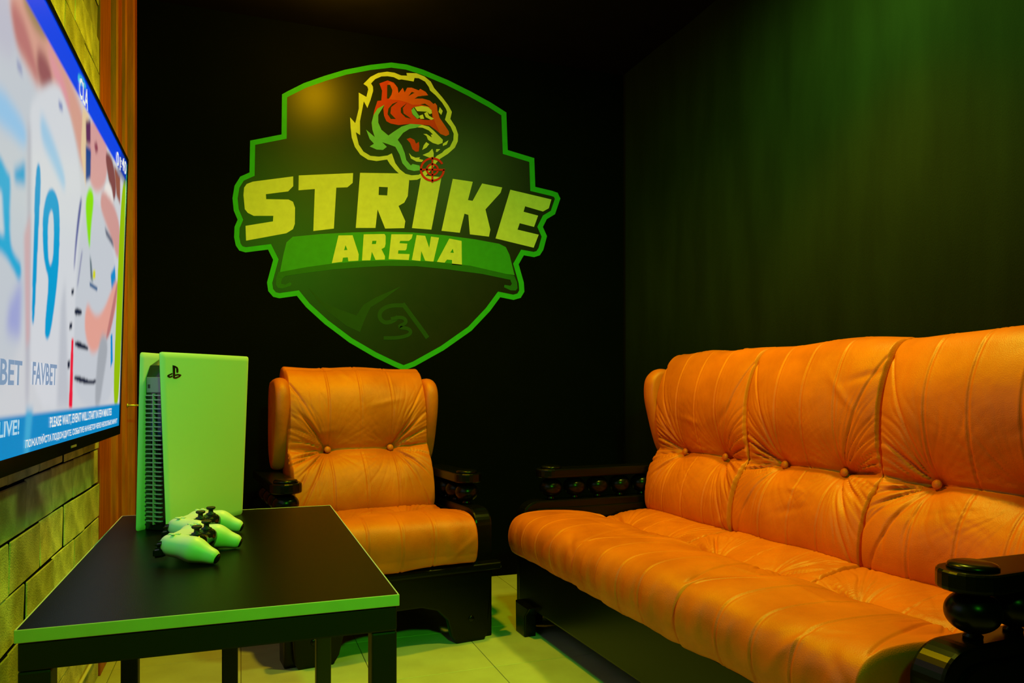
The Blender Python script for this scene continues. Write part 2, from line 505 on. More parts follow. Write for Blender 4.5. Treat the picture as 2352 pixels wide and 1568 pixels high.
# tiger head
tg = link('tiger_head', flat_me('tiger_head', [[to_wall(ZT(p)) for p in
    [(250,240),(340,150),(440,100),(555,83),(650,97),(735,132),(812,135),(803,100),(930,103),(1035,145),(1115,210),(1160,295),(1265,415),(1340,515),(1387,600),(1367,690),(1435,795),(1468,890),(1462,980),(1425,1060),(1335,1140),(1240,1200),(1190,1250),(1130,1340),(1050,1420),(940,1472),(850,1478),(750,1430),(660,1350),(590,1270),(555,1212),(420,1232),(310,1215),(210,1150),(140,1050),(100,930),(85,800),(78,670),(145,745),(190,560),(190,352),(288,408),(312,310),(300,275)]]], wall_fn, .0018), emb, M['p_cream'])
def tig(name, pts, lvl, m): return deco(name, ZT, pts, lvl, m, tg)
tig('head_ground', [(348,235),(400,180),(480,145),(560,142),(640,155),(705,188),(740,183),(895,210),(907,165),(960,168),(1040,210),(1090,280),(1105,325),(1180,390),(1260,480),(1310,560),(1325,600),(1297,700),(1370,790),(1410,880),(1405,960),(1360,1050),(1290,1092),(1260,1125),(1190,1165),(1150,1215),(1100,1300),(1020,1370),(960,1408),(870,1415),(790,1395),(720,1340),(660,1260),(645,1218),(615,1132),(560,1160),(450,1175),(340,1165),(250,1110),(190,1020),(152,862),(207,898),(205,720),(255,465),(300,550),(340,450),(375,330),(372,275)], 4, 'p_field')
tig('face_stripes', [(455,235),(560,197),(640,225),(690,290),(700,360),(755,292),(780,352),(812,290),(870,290),(960,325),(980,305),(1050,345),(1082,388),(1000,395),(905,430),(1010,430),(1100,455),(1150,500),(1170,487),(1195,520),(1200,580),(1230,680),(1300,780),(1345,850),(1352,890),(1310,912),(1240,885),(1190,840),(1100,775),(1000,765),(850,755),(700,770),(600,750),(545,720),(515,650),(505,560),(520,510),(450,550),(375,660),(390,580),(430,460),(480,455),(490,330)], 5, 'p_red')
tig('brow_stripes', [(590,425),(625,340),(600,260),(560,235),(600,215),(660,255),(690,300),(700,360),(755,292),(780,352),(812,290),(870,290),(960,325),(980,305),(1050,345),(1082,388),(1000,395),(905,430),(1010,430),(1100,455),(1150,500),(1170,487),(1195,520),(1200,580),(1230,680),(1300,780),(1345,850),(1352,890),(1310,912),(1240,885),(1180,760),(1140,640),(1110,560),(1000,510),(880,510),(800,475),(700,450),(570,440)], 6, 'p_orange')
for pts in ([(555,255),(590,255),(620,320),(610,380),(575,430),(552,430)], [(690,470),(605,540),(595,620),(665,692),(600,690),(560,630),(570,560),(620,500)],
            [(805,490),(755,550),(765,620),(862,688),(790,670),(730,610),(730,550)], [(870,560),(900,540),(960,530),(1080,540),(1130,590),(1135,690),(1090,705),(1020,700),(930,685),(875,630)],
            [(905,432),(950,402),(1080,393),(1040,407),(960,427)], [(828,398),(870,345),(905,355)], [(980,505),(1040,495),(1110,540),(1060,525)]):
    tig('dark_stripe', pts, 7, 'p_dark')
for pts in ([(905,540),(1000,525),(1080,540),(1125,580),(1130,620),(1100,632),(1070,600),(940,592)], [(1030,620),(1070,600),(1090,650),(1157,690),(1120,706),(1050,670)], [(970,650),(1012,635),(1030,690),(980,692)], [(1230,540),(1268,590),(1250,640),(1215,600)]):
    tig('eye_patch', pts, 8, 'p_cream')
tig('eye_corner', [(895,545),(935,610),(978,672),(940,690),(880,630),(865,580)], 8, 'p_teal')
tig('cheek', [(520,510),(440,640),(440,740),(480,830),(570,905),(640,855),(740,790),(850,755),(1000,765),(930,805),(840,820),(760,870),(690,960),(740,1030),(780,1130),(800,1220),(860,1290),(880,1270),(970,1290),(985,1350),(900,1360),(820,1340),(750,1260),(715,1150),(660,1050),(580,1020),(490,990),(550,1050),(500,1090),(420,1085),(330,1045),(385,1010),(330,950),(285,830),(395,925),(365,830),(355,740),(380,640),(430,560)], 6, 'p_teal')
tig('muzzle', [(940,800),(1000,768),(1090,790),(1150,840),(1210,900),(1270,960),(1265,1000),(1210,1022),(1140,1000),(1080,960),(1060,910),(1020,885),(1060,885),(1130,932),(1115,895),(1142,890),(1090,840),(1010,805)], 7, 'p_cream')
tig('tongue', [(805,950),(850,935),(905,960),(925,1010),(962,985),(968,1040),(960,1110),(920,1112),(880,1080),(850,1000)], 6, 'p_red')
for pts in ([(1055,990),(1095,1015),(1060,1060),(1005,1090),(1025,1030)], [(1342,965),(1320,1020),(1270,1040),(1270,1010)], [(1135,1075),(1152,1130),(1150,1190),(1100,1190),(1010,1155),(1090,1120)], [(1185,1080),(1237,1080),(1200,1115),(1180,1115)]):
    tig('tooth', pts, 7, 'p_cream')
tig('lower_jaw', [(835,1130),(870,1170),(920,1190),(977,1185),(965,1205),(1020,1220),(1000,1245),(930,1240),(860,1200)], 7, 'p_cream')
# red sight over the I
def arc(cx, cy, rx, ry, a0, a1, n=40): return [(cx + rx * math.cos(R(a0 + (a1 - a0) * i / n)), cy + ry * math.sin(R(a0 + (a1 - a0) * i / n))) for i in range(n + 1)]
def ring(ro, ri, a0, a1): return arc(1135, 1342, ro, ro * .97, a0, a1) + arc(1135, 1342, ri, ri * .97, a1, a0)
sight = link('gun_sight', flat_me('gun_sight', [[to_wall(ZT(p)) for p in ring(160, 134, 0, 330)]], wall_fn, .0046), emb, M['p_sight'])
link('sight_ring', flat_me('sight_ring', [[to_wall(ZT(p)) for p in ring(82, 60, 8, 352)]], wall_fn, .0046), sight, M['p_sight'])
for pts in ([(1125,1180),(1145,1180),(1145,1510),(1125,1510)], [(975,1330),(1298,1335),(1290,1358),(975,1352)]):
    link('sight_bar', flat_me('sight_bar', [[to_wall(ZT(p)) for p in pts]], wall_fn, .0046), sight, M['p_sight'])

# ------------------------------------------------------------------ upholstered seats
def resample(path, ns):
    P = np.array(chaikin(path, 3))
    d = np.hypot(*(P[1:] - P[:-1]).T)
    s = np.concatenate([[0], np.cumsum(d)])
    t = np.linspace(0, s[-1], ns + 1)
    Q = np.stack([np.interp(t, s, P[:, 0]), np.interp(t, s, P[:, 1])], 1)
    T = np.gradient(Q, axis=0)
    T /= np.linalg.norm(T, axis=1)[:, None]
    return t, Q, np.stack([-T[:, 1], T[:, 0]], 1)

def segdist(X, S, a, b):
    ax, ay = a; bx, by = b
    dx, dy = bx - ax, by - ay
    k = np.clip(((X - ax) * dx + (S - ay) * dy) / (dx * dx + dy * dy), 0, 1)
    return np.hypot(X - ax - k * dx, S - ay - k * dy), k

def sheet(name, path, W, xc, disp, m, parent, nu=190, ns=210, er=0.035, ed=0.03):
    t, Q, N = resample(path, ns)
    a = np.linspace(-1, 1, nu + 1)
    u = 0.55 * a + 0.45 * np.sin(a * math.pi / 2)
    X, S = np.meshgrid(u * W / 2, t, indexing='ij')
    D = disp(X, S, W, t[-1])
    e = np.clip((np.abs(X) - (W / 2 - er)) / er, 0, 1)
    D = D * (1 - 0.55 * e) - ed * (1 - np.sqrt(np.maximum(1 - e * e, 0)))
    Y = Q[None, :, 0] + N[None, :, 0] * D
    Z = Q[None, :, 1] + N[None, :, 1] * D
    V = np.stack([X + xc, Y, Z], -1).reshape(-1, 3)
    n1 = ns + 1
    fs = []
    for i in range(nu):
        for j in range(ns):
            fs.append((i * n1 + j, (i + 1) * n1 + j, (i + 1) * n1 + j + 1, i * n1 + j + 1))
        fs.append((i * n1 + ns, (i + 1) * n1 + ns, (i + 1) * n1, i * n1))
    k = len(V)
    V = list(map(tuple, V))
    V += [tuple(np.mean(np.array(V[0:n1]), 0)), tuple(np.mean(np.array(V[nu * n1:nu * n1 + n1]), 0))]
    for j in range(n1):
        j2 = (j + 1) % n1
        fs.append((k, j, j2))
        fs.append((k + 1, nu * n1 + j2, nu * n1 + j))
    return link(name, mesh(name, V, fs), parent, m, True), (t, Q, N)

def pattern(seed, buttons, seams, diags, s0, s1, amp=1.0, wr=1.0, bulge=0.022, front=0.0):
    """buttons: (x fraction of W, s metres); seams: x fractions; diags: pairs of points (xf, s)"""
    rng = np.random.RandomState(seed)
    def disp(X, S, W, L):
        D = np.zeros_like(X)
        sb = np.mean([b[1] for b in buttons])
        # upper and lower pillows that sink towards the button row
        lo = np.clip((S - s0) / (sb - s0), 0, 1); hi = np.clip((S - sb) / (s1 - sb), 0, 1)
        D += bulge * np.where(S < sb, 0.8 * np.sin(math.pi * lo) ** 0.75, 1.15 * np.sin(math.pi * hi ** 1.15) ** 0.85)
        D *= (1 - 0.25 * (2 * X / W) ** 4)
        b0, b1 = buttons[0], buttons[-1]
        x0, x1 = b0[0] * W, b1[0] * W
        mid = np.clip((X - x0) / 0.03, 0, 1) * np.clip((x1 - X) / 0.03, 0, 1)
        D -= amp * (0.010 * mid + 0.0045 * (1 - mid)) * np.exp(-((S - sb) / 0.010) ** 2)
        D -= amp * 0.010 * np.exp(-((S - sb) / 0.05) ** 2)
        for q, (bx, bs) in enumerate(buttons):
            dx, ds = X - bx * W, S - bs
            r = np.hypot(dx, ds)
            th = np.arctan2(ds, dx)
            D -= amp * (0.020 * np.exp(-(r / 0.028) ** 2) + 0.020 * np.exp(-(r / 0.095) ** 2))
            outw = np.where(dx * (1 if bx > 0 else -1) > 0, 1.0, 0.28)
            side = 0.25 + 0.75 * np.abs(np.cos(th)) ** 1.2
            wv = np.zeros_like(X)
            for k in range(3):
                kk = rng.randint(15, 30); ph = rng.uniform(0, 6.28); bend = rng.uniform(-7, 7)
                sn = np.abs(np.sin(kk * th / 2 + ph + bend * r + 0.5 * np.sin(12 * r * rng.uniform(1, 3) + ph)))
                wv -= rng.uniform(0.6, 1.0) * np.exp(-(sn / 0.24) ** 2) - 0.25
            D += wr * 0.0066 * wv * np.exp(-(r / 0.20) ** 2) * (1 - np.exp(-(r / 0.035) ** 2)) * outw * side
            # a few sharp tucks
            for k in range(7):
                a0 = rng.uniform(-0.95, 0.95) + (0 if bx > 0 else math.pi)
                dd = np.abs(np.angle(np.exp(1j * (th - a0)))) * r
                D -= wr * 0.0115 * np.exp(-(dd / 0.0046) ** 2) * np.exp(-((r - 0.08) / 0.07) ** 2) * (np.cos(th - a0) > 0)
        for f in seams:
            D -= 0.0032 * np.exp(-((X - f * W) / 0.0034) ** 2) - 0.0009 * np.exp(-((np.abs(X - f * W) - .007) / 0.004) ** 2)
        for (p, q) in diags:
            d, k = segdist(X, S, (p[0] * W, p[1]), (q[0] * W, q[1]))
            D -= 0.0045 * np.exp(-(d / 0.0042) ** 2)
        # slack leather
        for k in range(9):
            kx, ks = rng.uniform(-26, 26), rng.uniform(-14, 14)
            D += 0.0015 * np.sin(kx * X + ks * S + rng.uniform(0, 6.28))
        for k in range(7):
            cx, cs = rng.uniform(-.45, .45) * W, rng.uniform(0.05, 0.9) * L
            an = rng.uniform(-0.9, 0.9)
            dx, ds = X - cx, S - cs
            al = dx * math.cos(an) + ds * math.sin(an); ac = -dx * math.sin(an) + ds * math.cos(an)
            D += rng.choice([-1, 1]) * 0.0034 * np.exp(-(ac / 0.012) ** 2 - (al / 0.07) ** 2)
        if front > 0:       # folds on the drop at the front
            g = np.exp(-((S - front) / 0.055) ** 2)
            wv = np.zeros_like(X)
            for k in range(6):
                wv += np.cos(rng.uniform(25, 85) * X + rng.uniform(-14, 14) * S + rng.uniform(0, 6.28))
            D += 0.0030 * np.tanh(wv * .6) * g
        return D
    return disp

button_me = lathe_me('button', [(0.0005, 0.007), (0.006, 0.0062), (0.0105, 0.0035), (0.012, 0.0), (0.0105, -0.004), (0.006, -0.006)], 20)
button_me.materials.append(M['leather'])

def put_button(parent_obj, geo, x, s):
    t, Q, N = geo
    y, z = np.interp(s, t, Q[:, 0]), np.interp(s, t, Q[:, 1])
    ny, nz = np.interp(s, t, N[:, 0]), np.interp(s, t, N[:, 1])
    b = link('button', button_me, parent_obj)
    off = -0.031
    b.scale = (1.15, 1.15, 1.15)
    b.location = (x, y + ny * off, z + nz * off)
    b.rotation_euler = Vector((0, ny, nz)).to_track_quat('Z', 'Y').to_euler()
    return b

def pad_me(name, outline, x0, x1, r=0.03):
    """soft pad: outline in (depth, height), thickness along x"""
    pts = chaikin(outline, 3, True)
    n = len(pts)
    c = (sum(p[0] for p in pts) / n, sum(p[1] for p in pts) / n)
    hw = (x1 - x0) / 2; xm = (x0 + x1) / 2
    rings = []
    K = 9
    for k in range(K):
        a = -math.pi / 2 + math.pi * k / (K - 1)
        sc = r * (1 - math.cos(a))
        ring = []
        for p in pts:
            dx, dz = p[0] - c[0], p[1] - c[1]
            l = math.hypot(dx, dz)
            f = max(l - sc, 0.3 * l) / l
            ring.append((xm + hw * math.sin(a), c[0] + dx * f, c[1] + dz * f))
        rings.append(ring)
    vs = [v for rg in rings for v in rg]
    fs = []
    for k in range(K - 1):
        for i in range(n):
            j = (i + 1) % n
            fs.append((k * n + i, k * n + j, (k + 1) * n + j, (k + 1) * n + i))
    for k, s in ((0, -1), (K - 1, 1)):
        ctr = len(vs)
        vs.append((xm + hw * 1.12 * s, c[0], c[1]))
        for i in range(n):
            j = (i + 1) % n
            fs.append((ctr, k * n + j, k * n + i) if s < 0 else (ctr, k * n + i, k * n + j))
    bm = bmesh.new()
    bv = [bm.verts.new(v) for v in vs]
    for f in fs: bm.faces.new([bv[i] for i in f])
    me = bm_mesh(name, bm)
    me.polygons.foreach_set('use_smooth', [True] * len(me.polygons))
    return me

ball_prof = [(0.016, 0.0), (0.017, 0.006), (0.013, 0.010), (0.014, 0.014)] + \
            [(0.0465 * math.sin(R(a)), 0.052 - 0.042 * math.cos(R(a))) for a in range(20, 165, 9)] + [(0.014, 0.0925), (0.018, 0.097)]
ball_me = lathe_me('baluster', ball_prof, 32)
ball_me.materials.append(M['lacquer'])
disc_me = lathe_me('disc', [(0.001, 0.012), (0.030, 0.0115), (0.039, 0.009), (0.042, 0.004), (0.042, 0.0), (0.036, 0.0)], 36)
disc_me.materials.append(M['lacquer'])

def arm(root, xm, y0, y1, zt=0.61, zr=0.485, front=0.06, back=0.80, nb=5, py0=0.075):
    """side panel, ball balusters and rounded arm board with a disc near its tip"""
    hw = 0.055
    # arm board
    out = [(xm - hw + 0.012, y1), (xm - hw + 0.004, y0 + 0.22)]
    out += [(xm + hw * math.cos(R(a)), y0 + hw - hw * math.sin(R(a)) * 1.0) for a in range(180, -1, -15)]
    out += [(xm + hw - 0.004, y0 + 0.22), (xm + hw - 0.012, y1)]
    slab = prism('arm_rest', out, lambda u, v, w_: (u, v, w_), zt - 0.036, zt, M['lacquer'], root, 0.008, 3)
    d = link('disc', disc_me, slab)
    d.location = (xm, y0 + 0.062, zt)
    for k in range(nb):
        b = link('baluster', ball_me, root)
        b.location = (xm, y0 + 0.062 + 0.106 * k, zr)
        b.scale = (1, 1, (zt - 0.036 - zr) / 0.097)
    # side panel with rounded front shoulder, legs and a shallow arch
    r = 0.075
    pts = [(front, 0.0), (front + 0.085, 0.0), (front + 0.092, 0.08), (front + 0.14, 0.13), (front + 0.24, 0.15), (back - 0.24, 0.15), (back - 0.14, 0.13), (back - 0.085, 0.08), (back - 0.07, 0.0), (back, 0.0), (back, zr)]
    pts += [(front + r - r * math.sin(R(a)), zr - r * 0.8 + r * 0.8 * math.cos(R(a))) for a in range(0, 91, 10)]
    panel = prism('side_panel', pts, lambda u, v, w_: (w_, u, v), xm - 0.034, xm + 0.034, M['lacquer'], root, 0.007, 2)
    r2 = 0.06
    ip = [(front + 0.03, 0.19), (back - 0.03, 0.19), (back - 0.03, zr - 0.03)]
    ip += [(front + .03 + r2 - r2 * math.sin(R(a)), zr - .03 - r2 * 0.8 + r2 * 0.8 * math.cos(R(a))) for a in range(0, 91, 10)]
    prism('inset_panel', ip, lambda u, v, w_: (w_, u, v), xm - 0.041, xm + 0.041, M['lacquer'], panel, 0.006, 2)

def seat_unit(root, n, pitch, W, depth_back, top, zt, seed, lean=0.12, seat_top=0.435, seat_bot=0.285, dback=0.72):
    for k in range(n):
        xc = pitch * (k + 0.5)
        # seat cushion: under the lip, up the drop, over the edge and back
        sp = [(0.16, seat_bot), (0.03, seat_bot), (-0.004, seat_bot + 0.012), (-0.014, seat_bot + 0.07), (-0.004, seat_top - 0.035), (0.022, seat_top - 0.006), (0.075, seat_top + 0.004),
              (0.20, seat_top), (0.40, seat_top - 0.016), (depth_back + 0.10, seat_top - 0.03), (depth_back + 0.11, seat_top - 0.09)]
        L0 = 0.16 + (seat_top - seat_bot) - 0.01
        sb = L0 + 0.40 * (depth_back / 0.62)
        pat = pattern(seed + 10 * k, [(-0.21, sb), (0.21, sb)], [-0.21, 0.0, 0.21],
                      [((-0.47, L0 + 0.02), (-0.21, sb)), ((0.47, L0 + 0.02), (0.21, sb)), ((-0.5, L0 + 0.62), (-0.21, sb)), ((0.5, L0 + 0.62), (0.21, sb))],
                      L0 - 0.12, L0 + depth_back + 0.2, wr=1.15, bulge=0.028, front=0.22)
        c, geo = sheet('seat_cushion', sp, W, xc, pat, M['leather'], root, er=0.010, ed=0.014)
        for bx in (-0.21, 0.21):
            put_button(c, geo, xc + bx * W, sb)
        # back cushion: under edge, up the leaning face, rolled over the top
        z0, y0 = seat_top - 0.022, depth_back
        bp = [(y0 + 0.14, z0 + 0.004), (y0 + 0.04, z0 - 0.002), (y0 + 0.002, z0 + 0.018), (y0 + 0.002, z0 + 0.07), (y0 + lean * 0.5, z0 + (top - z0) * 0.5), (y0 + lean * 0.88, top - 0.085),
              (y0 + lean * 0.98, top - 0.035), (y0 + lean + 0.035, top), (y0 + lean + 0.085, top - 0.004), (y0 + lean + 0.115, top - 0.05), (y0 + lean + 0.11, top - 0.20)]
        Lf = 0.12
        sbb = Lf + 0.275
        Lt = Lf + (top - z0)
        pat = pattern(seed + 10 * k + 5, [(-0.225, sbb), (0.225, sbb)], [-0.225, 0.0, 0.225],
                      [((-0.48, Lt - 0.06), (-0.225, sbb)), ((0.48, Lt - 0.06), (0.225, sbb)), ((-0.45, Lf + 0.02), (-0.225, sbb)), ((0.45, Lf + 0.02), (0.225, sbb))],
                      Lf - 0.03, Lt + 0.02, wr=1.2, bulge=0.052)
        c, geo = sheet('back_cushion', bp, W, xc, pat, M['leather'], root, er=0.010, ed=0.012)
        for bx in (-0.225, 0.225):
            put_button(c, geo, xc + bx * W, sbb)

# ---- sofa
sofa = empty('sofa', (0.985, 2.74, 0), R(-87.8))
tag(sofa, 'three-seat tan leather sofa with button tufting and black turned-wood arms', 'sofa')
PS = 0.565
seat_unit(sofa, 3, PS, PS - 0.002, 0.62, 1.085, 0, 3, lean=0.13)
SW = 3 * PS
arm(sofa, -0.050, 0.135, 0.80, back=0.84)
arm(sofa, SW + 0.075, 0.115, 0.80, back=0.84)
box('front_rail', (0.0, 0.035, 0.105), (SW, 0.062, 0.284), M['lacquer'], sofa, 0.006)
box('seat_deck', (0.0, 0.063, 0.24), (SW, 0.82, 0.284), M['lacquer'], sofa, 0.004)
box('back_board', (0.0, 0.822, 0.15), (SW, 0.852, 0.93), M['lacquer'], sofa, 0.006)
for xa in (0.035, SW - 0.125):
    prism('leg', [(xa, 0), (xa + .085, 0), (xa + .09, .08), (xa + .13, .118), (xa - .004, .118)], lambda u, v, w_: (u, w_, v), 0.008, 0.056, M['lacquer'], sofa, 0.005)
    box('leg', (xa, 0.78, 0), (xa + .08, 0.86, 0.149), M['lacquer'], sofa, 0.006)
wing = [(0.635, 0.93), (0.645, 0.985), (0.69, 1.02), (0.76, 1.01), (0.84, 0.99), (0.845, 0.70), (0.76, 0.62), (0.715, 0.64), (0.675, 0.74), (0.640, 0.86)]
for xa in (-0.072, SW - 0.006):
    link('wing', pad_me('wing', wing, xa, xa + 0.074, 0.022), sofa, M['leather'])

# ---- armchair
chair = empty('armchair', (0.234, 2.535, 0), R(7.0))
tag(chair, 'tan leather armchair with winged button-tufted back under the wall emblem', 'armchair')
seat_unit(chair, 1, 0.58, 0.58, 0.43, 1.02, 0, 71, lean=0.17, seat_top=0.455, seat_bot=0.290)
arm(chair, -0.058, 0.17, 0.72, zt=0.60, zr=0.478, front=0.07, back=0.76, nb=4)
arm(chair, 0.638, 0.17, 0.72, zt=0.60, zr=0.478, front=0.07, back=0.76, nb=4)
ap = [(-0.05, 0), (0.065, 0), (0.085, 0.03), (0.10, 0.09), (0.14, 0.13), (0.20, 0.148), (0.38, 0.148), (0.44, 0.13), (0.48, 0.09), (0.495, 0.03), (0.515, 0), (0.625, 0), (0.638, 0.02), (0.645, 0.10), (0.66, 0.262), (-0.08, 0.262), (-0.063, 0.02)]
prism('front_apron', ap, lambda u, v, w_: (u, w_, v), 0.038, 0.068, M['lacquer'], chair, 0.006)
prism('front_ledge', [(-0.10, 0.012), (-0.112, 0.03), (-0.11, 0.068), (0.69, 0.068), (0.692, 0.03), (0.68, 0.012)], lambda u, v, w_: (u, v, w_), 0.262, 0.288, M['lacquer'], chair, 0.008, 3)
box('seat_deck', (0.0, 0.07, 0.24), (0.58, 0.70, 0.288), M['lacquer'], chair, 0.004)
box('back_board', (0.0, 0.715, 0.15), (0.58, 0.745, 0.88), M['lacquer'], chair, 0.006)
for xa in (-0.05, 0.555):
    box('leg', (xa, 0.69, 0), (xa + .075, 0.77, 0.149), M['lacquer'], chair, 0.006)
bolt_me = lathe_me('bolt_cap', [(0.001, 0.005), (0.007, 0.0045), (0.0115, 0.002), (0.012, 0)], 20)
for xa in (0.0, 0.572):
    b = link('bolt_cap', bolt_me, chair, M['lacquer'])
    b.location = (xa, 0.038, 0.085)
    b.rotation_euler = (R(90), 0, 0)
cw = [(0.50, 0.86), (0.505, 0.935), (0.55, 0.975), (0.62, 0.975), (0.70, 0.96), (0.715, 0.70), (0.66, 0.60), (0.60, 0.605), (0.555, 0.68), (0.515, 0.78)]
for xa in (-0.046, 0.572):
    link('wing', pad_me('wing', cw, xa, xa + 0.056, 0.02), chair, M['leather'])

# ------------------------------------------------------------------ low table
TX0, TX1, TY0, TY1, TZ = -0.274, 0.225, 1.120, 2.045, 0.62
table = empty('side_table', (0, 0, 0))
tag(table, 'black-topped table with white edging on a black square-tube frame', 'table')
box('tabletop', (TX0 + .002, TY0 + .002, TZ - .0165), (TX1 - .002, TY1 - .002, TZ), M['tabletop'], table, 0.0006, 1)
for nm, lo, hi in (('f', (TX0, TY0, TZ - .017), (TX1, TY0 + .002, TZ + .0003)), ('b', (TX0, TY1 - .002, TZ - .017), (TX1, TY1, TZ + .0003)),
                   ('l', (TX0, TY0 + .002, TZ - .017), (TX0 + .002, TY1 - .002, TZ + .0003)), ('r', (TX1 - .002, TY0 + .002, TZ - .017), (TX1, TY1 - .002, TZ + .0003))):
    box('edge_band', lo, hi, M['white_edge'], table, 0.0007, 1)
q = 0.038
zt = TZ - .0175
for xa, ya in ((TX0 + .003, TY0 + .004), (TX1 - q - .003, TY0 + .004), (TX0 + .003, TY1 - q - .004), (TX1 - q - .003, TY1 - q - .004), (-0.045, TY1 - q - .004)):
    box('leg', (xa, ya, 0), (xa + q, ya + q, zt - q - .0005), M['metal_black'], table, 0.003)
for ya in (TY0 + .004, TY1 - q - .004):
    box('frame_rail', (TX0 + .003, ya, zt - q), (TX1 - .003, ya + q, zt), M['metal_black'], table, 0.003)
for xa in (TX0 + .003, TX1 - q - .003):
    box('frame_rail', (xa, TY0 + .0045 + q, zt - q), (xa + q, TY1 - q - .0045, zt), M['metal_black'], table, 0.003)

# ------------------------------------------------------------------ game console
con = empty('game_console', (-0.151, 1.763, TZ), math.atan2(0.212, 0.154) - math.pi / 2)
tag(con, 'upright white game console with dark vented spine standing on the table', 'game console')
# local: +x is the outward side facing the camera, +y runs along the plate to its far edge
PD, PH = 0.262, 0.390
def plate_me(side):
    vs, fs = [], []
    ny, nz = 40, 60
    out = []
    for side2 in (0, 1):
        for i in range(ny + 1):
            for j in range(nz + 1):
                a, b = i / ny, j / nz
                y, z = a * PD, b * PH
                # rounded outline
                rr = 0.006
                yy = min(max(y, rr), PD - rr); zz = min(max(z, rr), PH - rr)
                d = math.hypot(y - yy, z - zz)
                if d > rr:
                    y = yy + (y - yy) * rr / d; z = zz + (z - zz) * rr / d
                fl = (-0.018 + 0.036 * a) * b if side > 0 else (0.011 - 0.02 * a) * b
                bow = 0.005 * math.sin(math.pi * a) * (0.4 + 0.6 * b) * side
                edge = min(a, 1 - a, b, 1 - b)
                th = 0.0032 * min(1, (edge / 0.012) ** 0.5) + 0.0004
                xx = fl + bow + (0 if side > 0 else -0.079)
                vs.append((xx + (th if side2 == 0 else -th), y, z))
    n1 = nz + 1
    k = (ny + 1) * n1
    for i in range(ny):
        for j in range(nz):
            q_ = (i * n1 + j, (i + 1) * n1 + j, (i + 1) * n1 + j + 1, i * n1 + j + 1)
            fs.append(q_)
            fs.append(tuple(k + v for v in reversed(q_)))
    bm = bmesh.new()
    bv = [bm.verts.new(v) for v in vs]
    for f in fs: bm.faces.new([bv[i] for i in f])
    bmesh.ops.remove_doubles(bm, verts=bm.verts, dist=1e-6)
    me = bm_mesh('cover_plate', bm)
    me.polygons.foreach_set('use_smooth', [True] * len(me.polygons))
    return me
pr = link('cover_plate', plate_me(1), con, M['white_plastic'])
pl = link('cover_plate', plate_me(-1), con, M['white_plastic'])
core = link('core', prism_me('core', [(0.020, 0.002), (0.235, 0.002), (0.242, 0.30), (0.232, 0.372), (0.06, 0.378), (0.030, 0.362), (0.018, 0.335)], lambda u, v, w_: (w_, u, v), -0.072, -0.018, 0.006, 2), con, M['gloss_black'])
box('port_panel', (-0.065, 0.0150, 0.302), (-0.024, 0.022, 0.336), M['port_panel'], core, 0.001, 1)
box('port', (-0.060, 0.0140, 0.312), (-0.055, 0.0155, 0.320), M['gloss_black'], core)
slat_me = box_me('vent_slat', (-0.0095, 0.0, -0.0014), (0.0095, 0.010, 0.0014), 0.0007, 1)
slat_me.materials.append(M['vent'])
for k in range(29):
    for xa in (-0.0555, -0.0340):
        s = link('vent_slat', slat_me, core)
        s.location = (xa, 0.0125, 0.296 - 0.0098 * k)
box('vent_divider', (-0.0460, 0.0115, 0.014), (-0.0436, 0.022, 0.30), M['vent'], core, 0.0006, 1)
# embossed mark near the top of the near plate
mk = empty('maker_mark', (0, 0, 0)); mk.parent = pr
def plate_x(y, z):
    a, b = y / PD, z / PH
    return (-0.018 + 0.036 * a) * b + 0.005 * math.sin(math.pi * a) * (0.4 + 0.6 * b) + 0.0036
def mark(pts):
    P = [(0.014 + (p[0] - 620) / 265 * 0.036, 0.347 - (p[1] - 480) / 265 * 0.036) for p in pts]
    link('mark', flat_me('mark', [P], lambda u, v, d: (plate_x(u, v) + d, u, v), 0.0009, -0.001), mk, M['gloss_black'])
mark([(728,370),(770,378),(815,400),(830,430),(832,470),(818,495),(795,485),(795,425),(770,405),(765,590),(728,575)])
mark([(620,540),(645,522),(715,495),(715,515),(655,540),(672,552),(715,535),(715,560),(660,575),(630,560)])
mark([(770,520),(820,508),(870,515),(888,528),(860,555),(790,585),(770,585),(770,565),(840,540),(835,530),(770,540)])

# ------------------------------------------------------------------ game controllers
def smin(a, b, k):
    h = np.clip(0.5 + 0.5 * (b - a) / k, 0, 1)
    return b * (1 - h) + a * h - k * h * (1 - h)

